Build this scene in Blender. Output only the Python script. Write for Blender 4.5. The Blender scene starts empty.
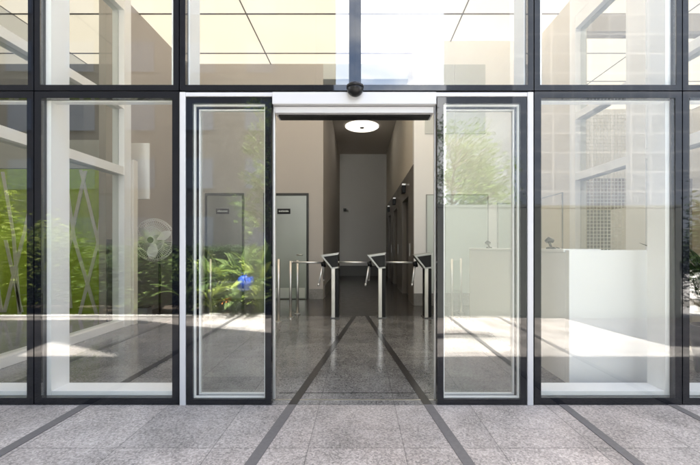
import bpy, bmesh, math, random
from mathutils import Vector, Matrix

R = math.radians
SC = bpy.context.scene
COL = SC.collection

# ------------------------------------------------------------------ camera
D = 2.8            # camera to glass front
H = 1.2            # camera height
K = 0.0076         # metres per photo pixel on the glass front
cam_d = bpy.data.cameras.new('camera')
cam = bpy.data.objects.new('camera', cam_d)
COL.objects.link(cam)
cam.location = (0, -D, H)
cam.rotation_euler = (R(90), 0, 0)
cam_d.sensor_width = 36
cam_d.lens = 36 * D / (700 * K)
cam_d.shift_x = -10 / 700
cam_d.shift_y = 14.5 / 700
cam_d.clip_start = 0.05
cam_d.clip_end = 1000
SC.camera = cam

# ------------------------------------------------------------------ light
SUN_EL = 78
SUN_AZ = 8          # slightly east of straight behind the building
world = bpy.data.worlds.new('World')
SC.world = world
world.use_nodes = True
nt = world.node_tree
bg = nt.nodes['Background']
sky = nt.nodes.new('ShaderNodeTexSky')
sky.sky_type = 'NISHITA'
sky.sun_disc = False
sky.sun_elevation = R(SUN_EL)
sky.sun_rotation = R(SUN_AZ)
sky.air_density = 1.0
sky.dust_density = 3.0
sky.ozone_density = 1.0
# broken bright cloud added over the blue to brighten reflections and ambient light
_tc = nt.nodes.new('ShaderNodeTexCoord')
_mp = nt.nodes.new('ShaderNodeMapping'); _mp.inputs['Scale'].default_value = (1, 1, 2.2)
_no = nt.nodes.new('ShaderNodeTexNoise'); _no.inputs['Scale'].default_value = 2.6
_no.inputs['Detail'].default_value = 9; _no.inputs['Roughness'].default_value = 0.58
_mr = nt.nodes.new('ShaderNodeMapRange'); _mr.inputs['From Min'].default_value = 0.40; _mr.inputs['From Max'].default_value = 0.66
_mr.interpolation_type = 'SMOOTHSTEP'
_mx = nt.nodes.new('ShaderNodeMix'); _mx.data_type = 'RGBA'
_mx.inputs[7].default_value = (6.6, 6.6, 6.6, 1)
nt.links.new(_tc.outputs['Generated'], _mp.inputs['Vector'])
nt.links.new(_mp.outputs[0], _no.inputs['Vector'])
_sp = nt.nodes.new('ShaderNodeSeparateXYZ'); nt.links.new(_tc.outputs['Generated'], _sp.inputs[0])
_b1 = nt.nodes.new('ShaderNodeMath'); _b1.operation = 'MULTIPLY_ADD'; _b1.inputs[1].default_value = -0.16
nt.links.new(_sp.outputs['Y'], _b1.inputs[0]); nt.links.new(_no.outputs['Fac'], _b1.inputs[2])
_b2 = nt.nodes.new('ShaderNodeMath'); _b2.operation = 'MULTIPLY_ADD'; _b2.inputs[1].default_value = -0.24
nt.links.new(_sp.outputs['Z'], _b2.inputs[0]); nt.links.new(_b1.outputs[0], _b2.inputs[2])
nt.links.new(_b2.outputs[0], _mr.inputs['Value'])
nt.links.new(_mr.outputs[0], _mx.inputs[0])
nt.links.new(sky.outputs[0], _mx.inputs[6])
nt.links.new(_mx.outputs[2], bg.inputs[0])
bg.inputs[1].default_value = 0.12
sun_d = bpy.data.lights.new('sun', 'SUN')
sun_d.energy = 5.0
sun_d.angle = R(0.53)
sun_d.color = (1.0, 0.965, 0.91)
sun = bpy.data.objects.new('sun', sun_d)
COL.objects.link(sun)
_e, _a = R(SUN_EL), R(SUN_AZ)
SUNV = Vector((math.sin(_a) * math.cos(_e), math.cos(_a) * math.cos(_e), math.sin(_e)))
sun.rotation_euler = SUNV.to_track_quat('Z', 'Y').to_euler()

vs = SC.view_settings
vs.view_transform = 'Standard'
vs.look = 'None'
vs.exposure = 3.3
vs.gamma = 1
vs.use_curve_mapping = False
cy = SC.cycles
SC.render.engine = 'CYCLES'
cy.use_denoising = True
try:
    cy.denoiser = 'OPENIMAGEDENOISE'
    cy.denoising_input_passes = 'RGB_ALBEDO_NORMAL'
except Exception:
    pass
cy.max_bounces = 14
cy.diffuse_bounces = 5
cy.glossy_bounces = 4
cy.transparent_max_bounces = 32
cy.caustics_reflective = False
cy.caustics_refractive = False
cy.sample_clamp_indirect = 8


def at(px, py, r):
    """photo pixel + depth ratio (1 = glass front) -> world point"""
    return Vector(((px - 360) * K * r, D * (r - 1), H - (py - 247) * K * r))


def X(px, r=1.0):
    return (px - 360) * K * r


def Z(py, r=1.0):
    return H - (py - 247) * K * r


# ------------------------------------------------------------------ materials
def mat_new(name):
    m = bpy.data.materials.new(name)
    m.use_nodes = True
    return m, m.node_tree, m.node_tree.nodes['Principled BSDF']


def paint(name, col, rough=0.6, metal=0.0, var=0.06, scale=3.0, bump=0.0, bscale=60.0, spec=0.5, rvar=0.08):
    m, t, b = mat_new(name)
    N, L = t.nodes, t.links
    tc = N.new('ShaderNodeTexCoord')
    no = N.new('ShaderNodeTexNoise')
    no.inputs['Scale'].default_value = scale
    no.inputs['Detail'].default_value = 6
    L.new(tc.outputs['Object'], no.inputs['Vector'])
    mx = N.new('ShaderNodeMix'); mx.data_type = 'RGBA'
    mx.inputs[6].default_value = (*[c * (1 - var) for c in col], 1)
    mx.inputs[7].default_value = (*[min(1, c * (1 + var)) for c in col], 1)
    L.new(no.outputs['Fac'], mx.inputs[0])
    L.new(mx.outputs[2], b.inputs['Base Color'])
    mr = N.new('ShaderNodeMapRange')
    mr.inputs['To Min'].default_value = max(0.02, rough - rvar)
    mr.inputs['To Max'].default_value = min(1, rough + rvar)
    L.new(no.outputs['Fac'], mr.inputs['Value'])
    L.new(mr.outputs[0], b.inputs['Roughness'])
    b.inputs['Metallic'].default_value = metal
    b.inputs['Specular IOR Level'].default_value = spec
    if bump:
        n2 = N.new('ShaderNodeTexNoise'); n2.inputs['Scale'].default_value = bscale
        n2.inputs['Detail'].default_value = 4
        L.new(tc.outputs['Object'], n2.inputs['Vector'])
        bp = N.new('ShaderNodeBump'); bp.inputs['Strength'].default_value = bump
        bp.inputs['Distance'].default_value = 0.01
        L.new(n2.outputs['Fac'], bp.inputs['Height'])
        L.new(bp.outputs[0], b.inputs['Normal'])
    return m


def emit(name, col, strength):
    m, t, b = mat_new(name)
    b.inputs['Base Color'].default_value = (*[c * 0.8 for c in col], 1)
    b.inputs['Emission Color'].default_value = (*col, 1)
    N, L = t.nodes, t.links
    tc = N.new('ShaderNodeTexCoord')
    no = N.new('ShaderNodeTexNoise'); no.inputs['Scale'].default_value = 0.9; no.inputs['Detail'].default_value = 3
    L.new(tc.outputs['Object'], no.inputs['Vector'])
    mr = N.new('ShaderNodeMapRange'); mr.inputs['To Min'].default_value = strength * 0.86; mr.inputs['To Max'].default_value = strength * 1.14
    L.new(no.outputs['Fac'], mr.inputs['Value']); L.new(mr.outputs[0], b.inputs['Emission Strength'])
    b.inputs['Roughness'].default_value = 0.5
    return m


def glass(name, base=0.07, tint=(0.90, 0.95, 0.93), wob=0.0):
    m = bpy.data.materials.new(name)
    m.use_nodes = True
    t = m.node_tree
    N, L = t.nodes, t.links
    N.remove(N['Principled BSDF'])
    out = N['Material Output']
    tr = N.new('ShaderNodeBsdfTransparent'); tr.inputs[0].default_value = (*tint, 1)
    gl = N.new('ShaderNodeBsdfGlossy'); gl.inputs['Roughness'].default_value = 0.0
    gl.inputs[0].default_value = (1, 1, 1, 1)
    lw = N.new('ShaderNodeLayerWeight'); lw.inputs[0].default_value = 0.5
    pw = N.new('ShaderNodeMath'); pw.operation = 'POWER'; pw.inputs[1].default_value = 5
    L.new(lw.outputs['Facing'], pw.inputs[0])
    mr = N.new('ShaderNodeMapRange')
    mr.inputs['To Min'].default_value = base; mr.inputs['To Max'].default_value = 1.0
    L.new(pw.outputs[0], mr.inputs['Value'])
    mx = N.new('ShaderNodeMixShader')
    L.new(mr.outputs[0], mx.inputs[0]); L.new(tr.outputs[0], mx.inputs[1]); L.new(gl.outputs[0], mx.inputs[2])
    L.new(mx.outputs[0], out.inputs['Surface'])
    if wob:
        tc = N.new('ShaderNodeTexCoord')
        no = N.new('ShaderNodeTexNoise'); no.inputs['Scale'].default_value = 1.3; no.inputs['Detail'].default_value = 1
        L.new(tc.outputs['Object'], no.inputs['Vector'])
        bp = N.new('ShaderNodeBump'); bp.inputs['Strength'].default_value = wob; bp.inputs['Distance'].default_value = 0.01
        L.new(no.outputs['Fac'], bp.inputs['Height'])
        L.new(bp.outputs[0], gl.inputs['Normal'])
    return m


def granite(name, c_lo, c_hi, rough, joint=0.55, tw=0.572, th=0.6, ox=0.309, oy=0.0, spec=0.5, jw=0.004, bump=0.15, warm=None, tonevar=0.10):
    m, t, b = mat_new(name)
    N, L = t.nodes, t.links
    tc = N.new('ShaderNodeTexCoord')
    mp = N.new('ShaderNodeMapping'); mp.inputs['Location'].default_value = (ox, oy, 0)
    L.new(tc.outputs['Object'], mp.inputs['Vector'])
    br = N.new('ShaderNodeTexBrick')
    br.offset = 0.0; br.squash = 1.0
    br.inputs['Scale'].default_value = 1.0
    br.inputs['Brick Width'].default_value = tw
    br.inputs['Row Height'].default_value = th
    br.inputs['Mortar Size'].default_value = jw
    br.inputs['Mortar Smooth'].default_value = 0.3
    br.inputs['Color1'].default_value = (1 - tonevar, 1 - tonevar, 1 - tonevar, 1)
    br.inputs['Color2'].default_value = (1 + tonevar * 0.6, 1 + tonevar * 0.5, 1 + tonevar * 0.45, 1)
    br.inputs['Mortar'].default_value = (joint, joint, joint, 1)
    L.new(mp.outputs[0], br.inputs['Vector'])
    # grains
    v1 = N.new('ShaderNodeTexVoronoi'); v1.inputs['Scale'].default_value = 105
    L.new(tc.outputs['Object'], v1.inputs['Vector'])
    n1 = N.new('ShaderNodeTexNoise'); n1.inputs['Scale'].default_value = 62; n1.inputs['Detail'].default_value = 8
    n1.inputs['Roughness'].default_value = 0.75
    L.new(tc.outputs['Object'], n1.inputs['Vector'])
    n2 = N.new('ShaderNodeTexNoise'); n2.inputs['Scale'].default_value = 2.2; n2.inputs['Detail'].default_value = 7
    n2.inputs['Roughness'].default_value = 0.65
    L.new(tc.outputs['Object'], n2.inputs['Vector'])
    sx = N.new('ShaderNodeSeparateColor'); L.new(v1.outputs['Color'], sx.inputs[0])
    a1 = N.new('ShaderNodeMath'); a1.operation = 'MULTIPLY_ADD'
    L.new(sx.outputs[0], a1.inputs[0]); a1.inputs[1].default_value = 0.48
    a2 = N.new('ShaderNodeMath'); a2.operation = 'MULTIPLY_ADD'
    L.new(n1.outputs['Fac'], a2.inputs[0]); a2.inputs[1].default_value = 1.35; a2.inputs[2].default_value = -0.735
    L.new(a2.outputs[0], a1.inputs[2])
    a3 = N.new('ShaderNodeMath'); a3.operation = 'MULTIPLY_ADD'; a3.use_clamp = True
    L.new(n2.outputs['Fac'], a3.inputs[0]); a3.inputs[1].default_value = 1.3
    a4 = N.new('ShaderNodeMath'); a4.operation = 'ADD'; a4.inputs[1].default_value = -0.40
    L.new(a1.outputs[0], a4.inputs[0]); L.new(a4.outputs[0], a3.inputs[2])
    mx = N.new('ShaderNodeMix'); mx.data_type = 'RGBA'
    mx.inputs[6].default_value = (*c_lo, 1); mx.inputs[7].default_value = (*c_hi, 1)
    L.new(a3.outputs[0], mx.inputs[0])
    src = mx.outputs[2]
    if warm:
        n3 = N.new('ShaderNodeTexNoise'); n3.inputs['Scale'].default_value = 0.9; n3.inputs['Detail'].default_value = 3
        L.new(tc.outputs['Object'], n3.inputs['Vector'])
        mr3 = N.new('ShaderNodeMapRange'); mr3.inputs['From Min'].default_value = 0.4; mr3.inputs['From Max'].default_value = 0.65
        L.new(n3.outputs['Fac'], mr3.inputs['Value'])
        mw = N.new('ShaderNodeMix'); mw.data_type = 'RGBA'; mw.blend_type = 'MULTIPLY'
        mw.inputs[7].default_value = (*warm, 1)
        L.new(mr3.outputs[0], mw.inputs[0]); L.new(src, mw.inputs[6])
        src = mw.outputs[2]
    mu = N.new('ShaderNodeMix'); mu.data_type = 'RGBA'; mu.blend_type = 'MULTIPLY'; mu.inputs[0].default_value = 1
    L.new(src, mu.inputs[6]); L.new(br.outputs['Color'], mu.inputs[7])
    L.new(mu.outputs[2], b.inputs['Base Color'])
    mr = N.new('ShaderNodeMapRange')
    mr.inputs['To Min'].default_value = rough * 0.7; mr.inputs['To Max'].default_value = min(1, rough * 1.35)
    L.new(n2.outputs['Fac'], mr.inputs['Value']); L.new(mr.outputs[0], b.inputs['Roughness'])
    b.inputs['Specular IOR Level'].default_value = spec
    bp = N.new('ShaderNodeBump'); bp.inputs['Strength'].default_value = bump; bp.inputs['Distance'].default_value = 0.002
    ad = N.new('ShaderNodeMath'); ad.operation = 'MULTIPLY_ADD'; ad.inputs[1].default_value = -1.5
    L.new(br.outputs['Fac'], ad.inputs[0]); L.new(a1.outputs[0], ad.inputs[2])
    L.new(ad.outputs[0], bp.inputs['Height']); L.new(bp.outputs[0], b.inputs['Normal'])
    return m


def leafmat(name, lo, hi, scale=2.0, rough=0.6):
    m, t, b = mat_new(name)
    N, L = t.nodes, t.links
    ge = N.new('ShaderNodeNewGeometry')
    ra = N.new('ShaderNodeMix'); ra.data_type = 'RGBA'
    ra.inputs[6].default_value = (*lo, 1); ra.inputs[7].default_value = (*hi, 1)
    L.new(ge.outputs['Random Per Island'], ra.inputs[0])
    L.new(ra.outputs[2], b.inputs['Base Color'])
    b.inputs['Roughness'].default_value = rough
    b.inputs['Specular IOR Level'].default_value = 0.18
    tl = N.new('ShaderNodeBsdfTranslucent')
    L.new(ra.outputs[2], tl.inputs[0])
    ms = N.new('ShaderNodeMixShader'); ms.inputs[0].default_value = 0.3
    L.new(b.outputs[0], ms.inputs[1]); L.new(tl.outputs[0], ms.inputs[2])
    L.new(ms.outputs[0], N['Material Output'].inputs['Surface'])
    return m


M = {}
M['pavement'] = granite('pavement_granite', (0.10, 0.096, 0.09), (0.47, 0.442, 0.412), 0.62, warm=(1.0, 0.96, 0.935), joint=0.55, tonevar=0.15)
M['floor'] = granite('polished_granite', (0.045, 0.045, 0.044), (0.33, 0.325, 0.31), 0.13, joint=0.6, tonevar=0.16, bump=0.03, spec=0.6)
M['stripe'] = paint('flamed_basalt', (0.095, 0.09, 0.087), 0.75, var=0.3, scale=40)
M['stripe_in'] = paint('polished_basalt', (0.03, 0.028, 0.027), 0.2, var=0.3, scale=40)
M['dark_floor'] = paint('dark_stone', (0.055, 0.052, 0.05), 0.2, var=0.25, scale=8)
M['paving'] = granite('pale_paving', (0.45, 0.44, 0.41), (0.62, 0.60, 0.57), 0.8, joint=0.7)
M['soil'] = paint('soil', (0.06, 0.045, 0.03), 0.95, var=0.4, scale=20, bump=0.4)
M['frit'] = paint('black_backed_glass', (0.006, 0.007, 0.010), 0.03, var=0.1, spec=0.6, rvar=0.005)
M['enamel'] = paint('black_enamel', (0.006, 0.007, 0.010), 0.5, var=0.1, spec=0.1)
M['rubber'] = paint('black_rubber', (0.008, 0.008, 0.01), 0.6, var=0.1)
M['white'] = paint('white_coat', (0.88, 0.88, 0.875), 0.42, var=0.02, scale=2, rvar=0.05)
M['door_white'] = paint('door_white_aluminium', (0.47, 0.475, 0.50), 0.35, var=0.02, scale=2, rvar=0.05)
M['silver'] = paint('satin_aluminium', (0.78, 0.78, 0.77), 0.38, metal=0.85, var=0.03, scale=4, rvar=0.03)
M['steel'] = paint('brushed_steel', (0.66, 0.64, 0.61), 0.34, metal=1.0, var=0.03, scale=4, rvar=0.03)
M['rim'] = paint('worn_rim_metal', (0.42, 0.42, 0.41), 0.38, metal=0.8, var=0.05, scale=6)
M['black'] = paint('black_plastic', (0.008, 0.008, 0.009), 0.35, var=0.15, scale=30, spec=0.25)
M['beige'] = paint('beige_plaster', (0.45, 0.415, 0.38), 0.75, var=0.05, scale=1.2, bump=0.05, bscale=180)
M['lowwall'] = paint('brown_beige_plaster', (0.24, 0.21, 0.18), 0.75, var=0.05)
M['cream'] = paint('cream_plaster', (0.74, 0.69, 0.60), 0.7, var=0.03, scale=1.2, bump=0.05, bscale=180)
M['whitewall'] = paint('white_plaster', (0.82, 0.81, 0.79), 0.7, var=0.02, scale=1.2, bump=0.04, bscale=180)
M['greywall'] = paint('grey_plaster', (0.66, 0.65, 0.64), 0.65, var=0.04, scale=1.0, bump=0.03, bscale=180)
M['palegrey'] = paint('pale_grey_board', (0.55, 0.57, 0.55), 0.6, var=0.04, scale=1.0)
M['darkgrey'] = paint('dark_grey_panel', (0.12, 0.12, 0.12), 0.5, var=0.1, scale=2.0)
M['clad'] = paint('brown_grey_cladding', (0.19, 0.175, 0.16), 0.35, var=0.10, scale=3.0)
M['corrceil'] = paint('corridor_ceiling_paint', (0.55, 0.51, 0.47), 0.75, var=0.03)
M['steeldoor'] = paint('grey_green_steel', (0.36, 0.37, 0.35), 0.32, metal=0.75, var=0.06, scale=2.5)
M['darkframe'] = paint('dark_door_frame', (0.03, 0.03, 0.028), 0.5)
M['skirt'] = granite('skirting_granite', (0.16, 0.155, 0.15), (0.36, 0.35, 0.33), 0.3, joint=0.9, bump=0.03)
M['desk'] = paint('desk_lacquer', (0.82, 0.82, 0.815), 0.3, var=0.012, scale=1.5, rvar=0.04)
M['pale_door'] = paint('pale_green_door', (0.60, 0.66, 0.62), 0.45, var=0.03)
M['outline'] = paint('shadow_gap_grey', (0.36, 0.37, 0.36), 0.6)
M['panel_light'] = emit('light_ceiling_film', (1.0, 0.86, 0.68), 0.112)
M['panel_dim'] = emit('dimmed_light_ceiling_film', (1.0, 0.90, 0.76), 0.06)
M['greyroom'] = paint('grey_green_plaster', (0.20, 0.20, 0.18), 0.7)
M['lamp'] = emit('lamp_opal', (1.0, 0.93, 0.82), 0.19)
M['glass'] = glass('facade_glass', 0.08, (0.965, 0.975, 0.97), wob=0.005)
M['side_glass'] = glass('lobby_glass', 0.03, (0.93, 0.95, 0.94))
M['rail_glass'] = glass('rail_glass', 0.03, (0.93, 0.96, 0.94))
M['green'] = paint('moss_green_print', (0.42, 0.60, 0.05), 0.8, var=0.35, scale=9, bump=0.2, bscale=40)
M['band'] = paint('pale_band', (0.86, 0.88, 0.80), 0.7)
M['bark'] = paint('bark', (0.10, 0.075, 0.055), 0.9, var=0.3, scale=14, bump=0.5, bscale=30)
M['leaf'] = leafmat('leaf_bright', (0.04, 0.085, 0.02), (0.20, 0.27, 0.085))
M['leaf_yellow'] = leafmat('leaf_yellow_green', (0.10, 0.16, 0.025), (0.33, 0.38, 0.09))
M['leaf_dark'] = leafmat('leaf_dark', (0.012, 0.028, 0.010), (0.05, 0.085, 0.028))
M['leaf_mid'] = leafmat('leaf_mid', (0.04, 0.075, 0.02), (0.16, 0.22, 0.06))
M['blue'] = paint('blue_plastic', (0.02, 0.08, 0.45), 0.4, var=0.2, scale=20)
M['orange'] = paint('orange_petals', (0.65, 0.22, 0.04), 0.6, var=0.2, scale=20)
M['pink'] = paint('pink_petals', (0.45, 0.10, 0.18), 0.6, var=0.2, scale=20)
M['bld_dark'] = paint('dark_render', (0.035, 0.034, 0.033), 0.9, var=0.1, scale=0.6, spec=0.1)
M['bld_white'] = paint('pale_render', (0.62, 0.62, 0.60), 0.8, var=0.05, scale=0.6)
M['bld_glass'] = paint('dark_window', (0.03, 0.035, 0.045), 0.1, var=0.1)
M['wire'] = paint('galvanised_wire', (0.75, 0.75, 0.72), 0.4, metal=0.3)
M['wall_out'] = paint('pale_garden_render', (0.27, 0.29, 0.27), 0.85, var=0.05, scale=1.0)
M['petrol'] = paint('concrete', (0.40, 0.39, 0.37), 0.85, var=0.1, scale=3, bump=0.1)


# ------------------------------------------------------------------ mesh helpers
class MB:
    def __init__(s):
        s.v, s.f = [], []

    def box(s, x0, x1, y0, y1, z0, z1):
        if x0 > x1: x0, x1 = x1, x0
        if y0 > y1: y0, y1 = y1, y0
        if z0 > z1: z0, z1 = z1, z0
        n = len(s.v)
        s.v += [(x0, y0, z0), (x1, y0, z0), (x1, y1, z0), (x0, y1, z0), (x0, y0, z1), (x1, y0, z1), (x1, y1, z1), (x0, y1, z1)]
        s.f += [tuple(n + i for i in q) for q in ((0, 3, 2, 1), (4, 5, 6, 7), (0, 1, 5, 4), (1, 2, 6, 5), (2, 3, 7, 6), (3, 0, 4, 7))]
        return s

    def prism(s, pts, y0, y1):
        """polygon in x,z (counter-clockwise seen from -y), extruded along y"""
        n, k = len(s.v), len(pts)
        s.v += [(p[0], y0, p[1]) for p in pts] + [(p[0], y1, p[1]) for p in pts]
        s.f.append(tuple(n + i for i in range(k)))
        s.f.append(tuple(n + k + i for i in reversed(range(k))))
        for i in range(k):
            j = (i + 1) % k
            s.f.append((n + i, n + k + i, n + k + j, n + j))
        return s

    def slab(s, pts, z0, z1):
        n, k = len(s.v), len(pts)
        s.v += [(p[0], p[1], z0) for p in pts] + [(p[0], p[1], z1) for p in pts]
        s.f.append(tuple(n + i for i in reversed(range(k))))
        s.f.append(tuple(n + k + i for i in range(k)))
        for i in range(k):
            j = (i + 1) % k
            s.f.append((n + i, n + j, n + k + j, n + k + i))
        return s

    def tube(s, pts, rad, seg=10, caps=True):
        pts = [Vector(p) for p in pts]
        if not hasattr(rad, '__len__'): rad = [rad] * len(pts)
        rings = []
        prev = None
        for i, p in enumerate(pts):
            d = (pts[min(i + 1, len(pts) - 1)] - pts[max(i - 1, 0)]).normalized()
            if prev is None:
                u = d.cross(Vector((0, 0, 1)))
                if u.length < 0.01: u = d.cross(Vector((1, 0, 0)))
            else:
                u = prev - d * prev.dot(d)
            u.normalize(); prev = u
            w = d.cross(u)
            n = len(s.v)
            for k in range(seg):
                a = 2 * math.pi * k / seg
                s.v.append(tuple(p + (u * math.cos(a) + w * math.sin(a)) * rad[i]))
            rings.append(n)
        for a, b in zip(rings, rings[1:]):
            for k in range(seg):
                j = (k + 1) % seg
                s.f.append((a + k, a + j, b + j, b + k))
        if caps:
            s.f.append(tuple(rings[0] + k for k in reversed(range(seg))))
            s.f.append(tuple(rings[-1] + k for k in range(seg)))
        return s

    def lathe(s, prof, c, seg=24, axis='z'):
        """prof: (radius, height) list, revolved round axis through c"""
        rings = []
        for r, h in prof:
            n = len(s.v)
            for k in range(seg):
                a = 2 * math.pi * k / seg
                if axis == 'z': q = (c[0] + r * math.cos(a), c[1] + r * math.sin(a), c[2] + h)
                else: q = (c[0] + r * math.cos(a), c[1] + h, c[2] + r * math.sin(a))
                s.v.append(q)
            rings.append(n)
        for a, b in zip(rings, rings[1:]):
            for k in range(seg):
                j = (k + 1) % seg
                s.f.append((a + k, a + j, b + j, b + k))
        s.f.append(tuple(rings[0] + k for k in reversed(range(seg))))
        s.f.append(tuple(rings[-1] + k for k in range(seg)))
        return s

    def build(s, name, mat, parent=None, smooth=False, bevel=0.0, fix=False):
        me = bpy.data.meshes.new(name)
        o = bpy.data.objects.new(name, me)
        COL.objects.link(o)
        off = Vector((0, 0, 0))
        if parent is not None:
            o.parent = parent
            p = parent
            while p is not None:
                off += p.location
                p = p.parent
        me.from_pydata([tuple(Vector(v) - off) for v in s.v], [], s.f)
        me.materials.append(mat)
        if fix:
            bm = bmesh.new(); bm.from_mesh(me)
            bmesh.ops.recalc_face_normals(bm, faces=bm.faces[:])
            bm.to_mesh(me); bm.free()
        if smooth:
            for p in me.polygons: p.use_smooth = len(p.vertices) <= 4
        if bevel:
            b = o.modifiers.new('bevel', 'BEVEL'); b.width = bevel; b.segments = 2; b.limit_method = 'ANGLE'
        return o


def box(name, mat, x0, x1, y0, y1, z0, z1, parent=None, bevel=0.0):
    return MB().box(x0, x1, y0, y1, z0, z1).build(name, mat, parent, bevel=bevel)


def tag(o, label, cat, group=None):
    o['label'] = label; o['category'] = cat
    if group: o['group'] = group
    return o


def thing(name, label, cat, loc=(0, 0, 0), group=None):
    o = bpy.data.objects.new(name, None)
    o.empty_display_size = 0.1
    COL.objects.link(o); o.location = loc
    return tag(o, label, cat, group)


def struct(o):
    o['kind'] = 'structure'
    return o


def frame_ring(mb, x0, x1, z0, z1, w, y0, y1, wt=None, wb=None):
    """four butted bars"""
    wt = w if wt is None else wt; wb = w if wb is None else wb
    mb.box(x0, x0 + w, y0, y1, z0, z1); mb.box(x1 - w, x1, y0, y1, z0, z1)
    mb.box(x0 + w, x1 - w, y0, y1, z1 - wt, z1); mb.box(x0 + w, x1 - w, y0, y1, z0, z0 + wb)
    return mb


# ================================================================== SETTING
ZC = 5.43           # light ceiling height
YB = D * (3.04 - 1)  # back wall of the lobby (left of the corridor)
YR = D * (2.70 - 1)  # wall right of the corridor
YE = D * (5.5 - 1)   # end of the corridor
CX0, CX1 = -0.85, 1.108
YT = D * (2.29 - 1)  # dark floor starts
ROOFZ = 6.0

struct(MB().box(-150, 150, -200, 60, -0.25, -0.16).build('ground', M['petrol']))
struct(MB().box(-14, 14, -3.45, 0.0, -0.15, 0.0).build('pavement', M['pavement']))
struct(MB().box(-14, 14, -60, -5.6, -0.15, -0.004).build('paving', M['paving']))
struct(MB().box(-14, 14, 0.0, YT, -0.15, 0.0).build('floor', M['floor']))
struct(MB().box(-14, 14, YT, 14, -0.15, -0.002).build('dark_floor', M['dark_floor']))


def stripe(xa, ya, xb, yb, w, z=0.004):
    """one dark inlaid band, flamed outside and polished inside"""
    if ya < 0:
        xm = xa + (xb - xa) * (0 - ya) / (yb - ya)
        struct(MB().slab([(xa - w / 2, ya), (xa + w / 2, ya), (xm + w / 2, 0), (xm - w / 2, 0)], 0.0005, z).build('pavement_stripe', M['stripe'], fix=True))
        xa, ya = xm, 0.0
    struct(MB().slab([(xa - w / 2, ya), (xa + w / 2, ya), (xb + w / 2, yb), (xb - w / 2, yb)], 0.0005, z).build('floor_stripe', M['stripe_in'], fix=True))


stripe(-0.514 - 0.1163 * 3.4, -3.4, -0.094, YT, 0.066)
stripe(0.517 + 0.1105 * 3.4, -3.4, 0.118, YT, 0.066)
stripe(-2.10, -3.4, -2.07, YT, 0.07)
stripe(1.525, -3.4, 1.56, YT, 0.06)
stripe(2.37, -3.4, 2.37, YT, 0.06)
stripe(-3.05, 0.2, -3.05, YT, 0.06)

# roof plus added unseen slabs, cut to shadow all but the sunlit strips
def sh(x, y):
    """roof-edge point whose shadow falls on ground x, y"""
    t = ROOFZ / SUNV.z
    return (x + SUNV.x * t, y + SUNV.y * t)


roof = thing('building_roof', 'flat roof slab with added shade slabs over the glass front', 'roof', (0, 0, ROOFZ))
MB().slab([sh(-14, -1.24), sh(14, -1.24), (16, 15), (-16, 15)], ROOFZ - 0.25, ROOFZ).build('roof_slab', M['greywall'], roof, fix=True)
lc = [(-14, -1.23), (-3.78, -1.23), (-3.95, -1.90), (-2.60, -1.23), (0.3, -1.23), (0.3, -1.75), (-0.2, -2.15), (-1.23, -2.36), (-2.76, -2.87), (-3.67, -3.25), (-14, -3.3)]
MB().slab([sh(*p) for p in lc], ROOFZ - 0.14, ROOFZ - 0.02).build('added_shade_slab', M['greywall'], roof, fix=True)
rc = [(3.45, -3.5), (3.62, -2.3), (3.75, -1.7), (4.3, -1.5), (14, -1.23), (14, -3.5)]
MB().slab([sh(*p) for p in rc], ROOFZ - 0.14, ROOFZ - 0.02).build('added_shade_slab', M['greywall'], roof, fix=True)
MB().slab([sh(0.31, -2.02), sh(0.31, -2.28), sh(1.5, -2.36), sh(1.95, -2.12)], ROOFZ - 0.14, ROOFZ - 0.02).build('added_shade_bar', M['greywall'], roof, fix=True)

# ------------------------------------------------------------------ luminous ceiling
ceil = thing('luminous_ceiling', 'glowing cream stretch ceiling of large square light panels over the lobby', 'ceiling', (0, 0, ZC))
box('ceiling_backing', M['greywall'], -14, 14, 0.3, 13, ZC + 0.06, ZC + 0.12, ceil)
seamx = [-10.2, -6.3, -2.06, 1.86, 5.9, 10.2]
seamy = [0.32, 1.16, 2.52, 3.88, 5.24, 6.6, 7.96, 9.3]
g = 0.001
for xa, xb in zip(seamx, seamx[1:]):
    for ya, yb in zip(seamy, seamy[1:]):
        box('light_panel', M['panel_light'] if xb > -3 else M['panel_dim'], xa + g, xb - g, ya + g, yb - g, ZC, ZC + 0.03, ceil)
mb = MB()
for ya in seamy: mb.box(-10.2, 10.2, ya - 0.017, ya + 0.017, ZC - 0.010, ZC - 0.002)
for xa in seamx: mb.box(xa - 0.011, xa + 0.011, 0.3, 9.3, ZC - 0.014, ZC - 0.0045)
mb.build('seam_profile', M['clad'], ceil)

# ------------------------------------------------------------------ lobby walls
w = thing('back_wall', 'beige back wall with two steel doors left of the corridor', 'wall', (-2.2, YB, 0))
box('wall', M['beige'], -4.0, CX0, YB, YB + 0.25, 0, ZC, w)
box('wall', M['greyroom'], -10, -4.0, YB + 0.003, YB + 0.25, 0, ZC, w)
box('skirting', M['skirt'], -1.17, CX0, YB - 0.02, YB - 0.002, 0, 0.23, w)


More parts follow.
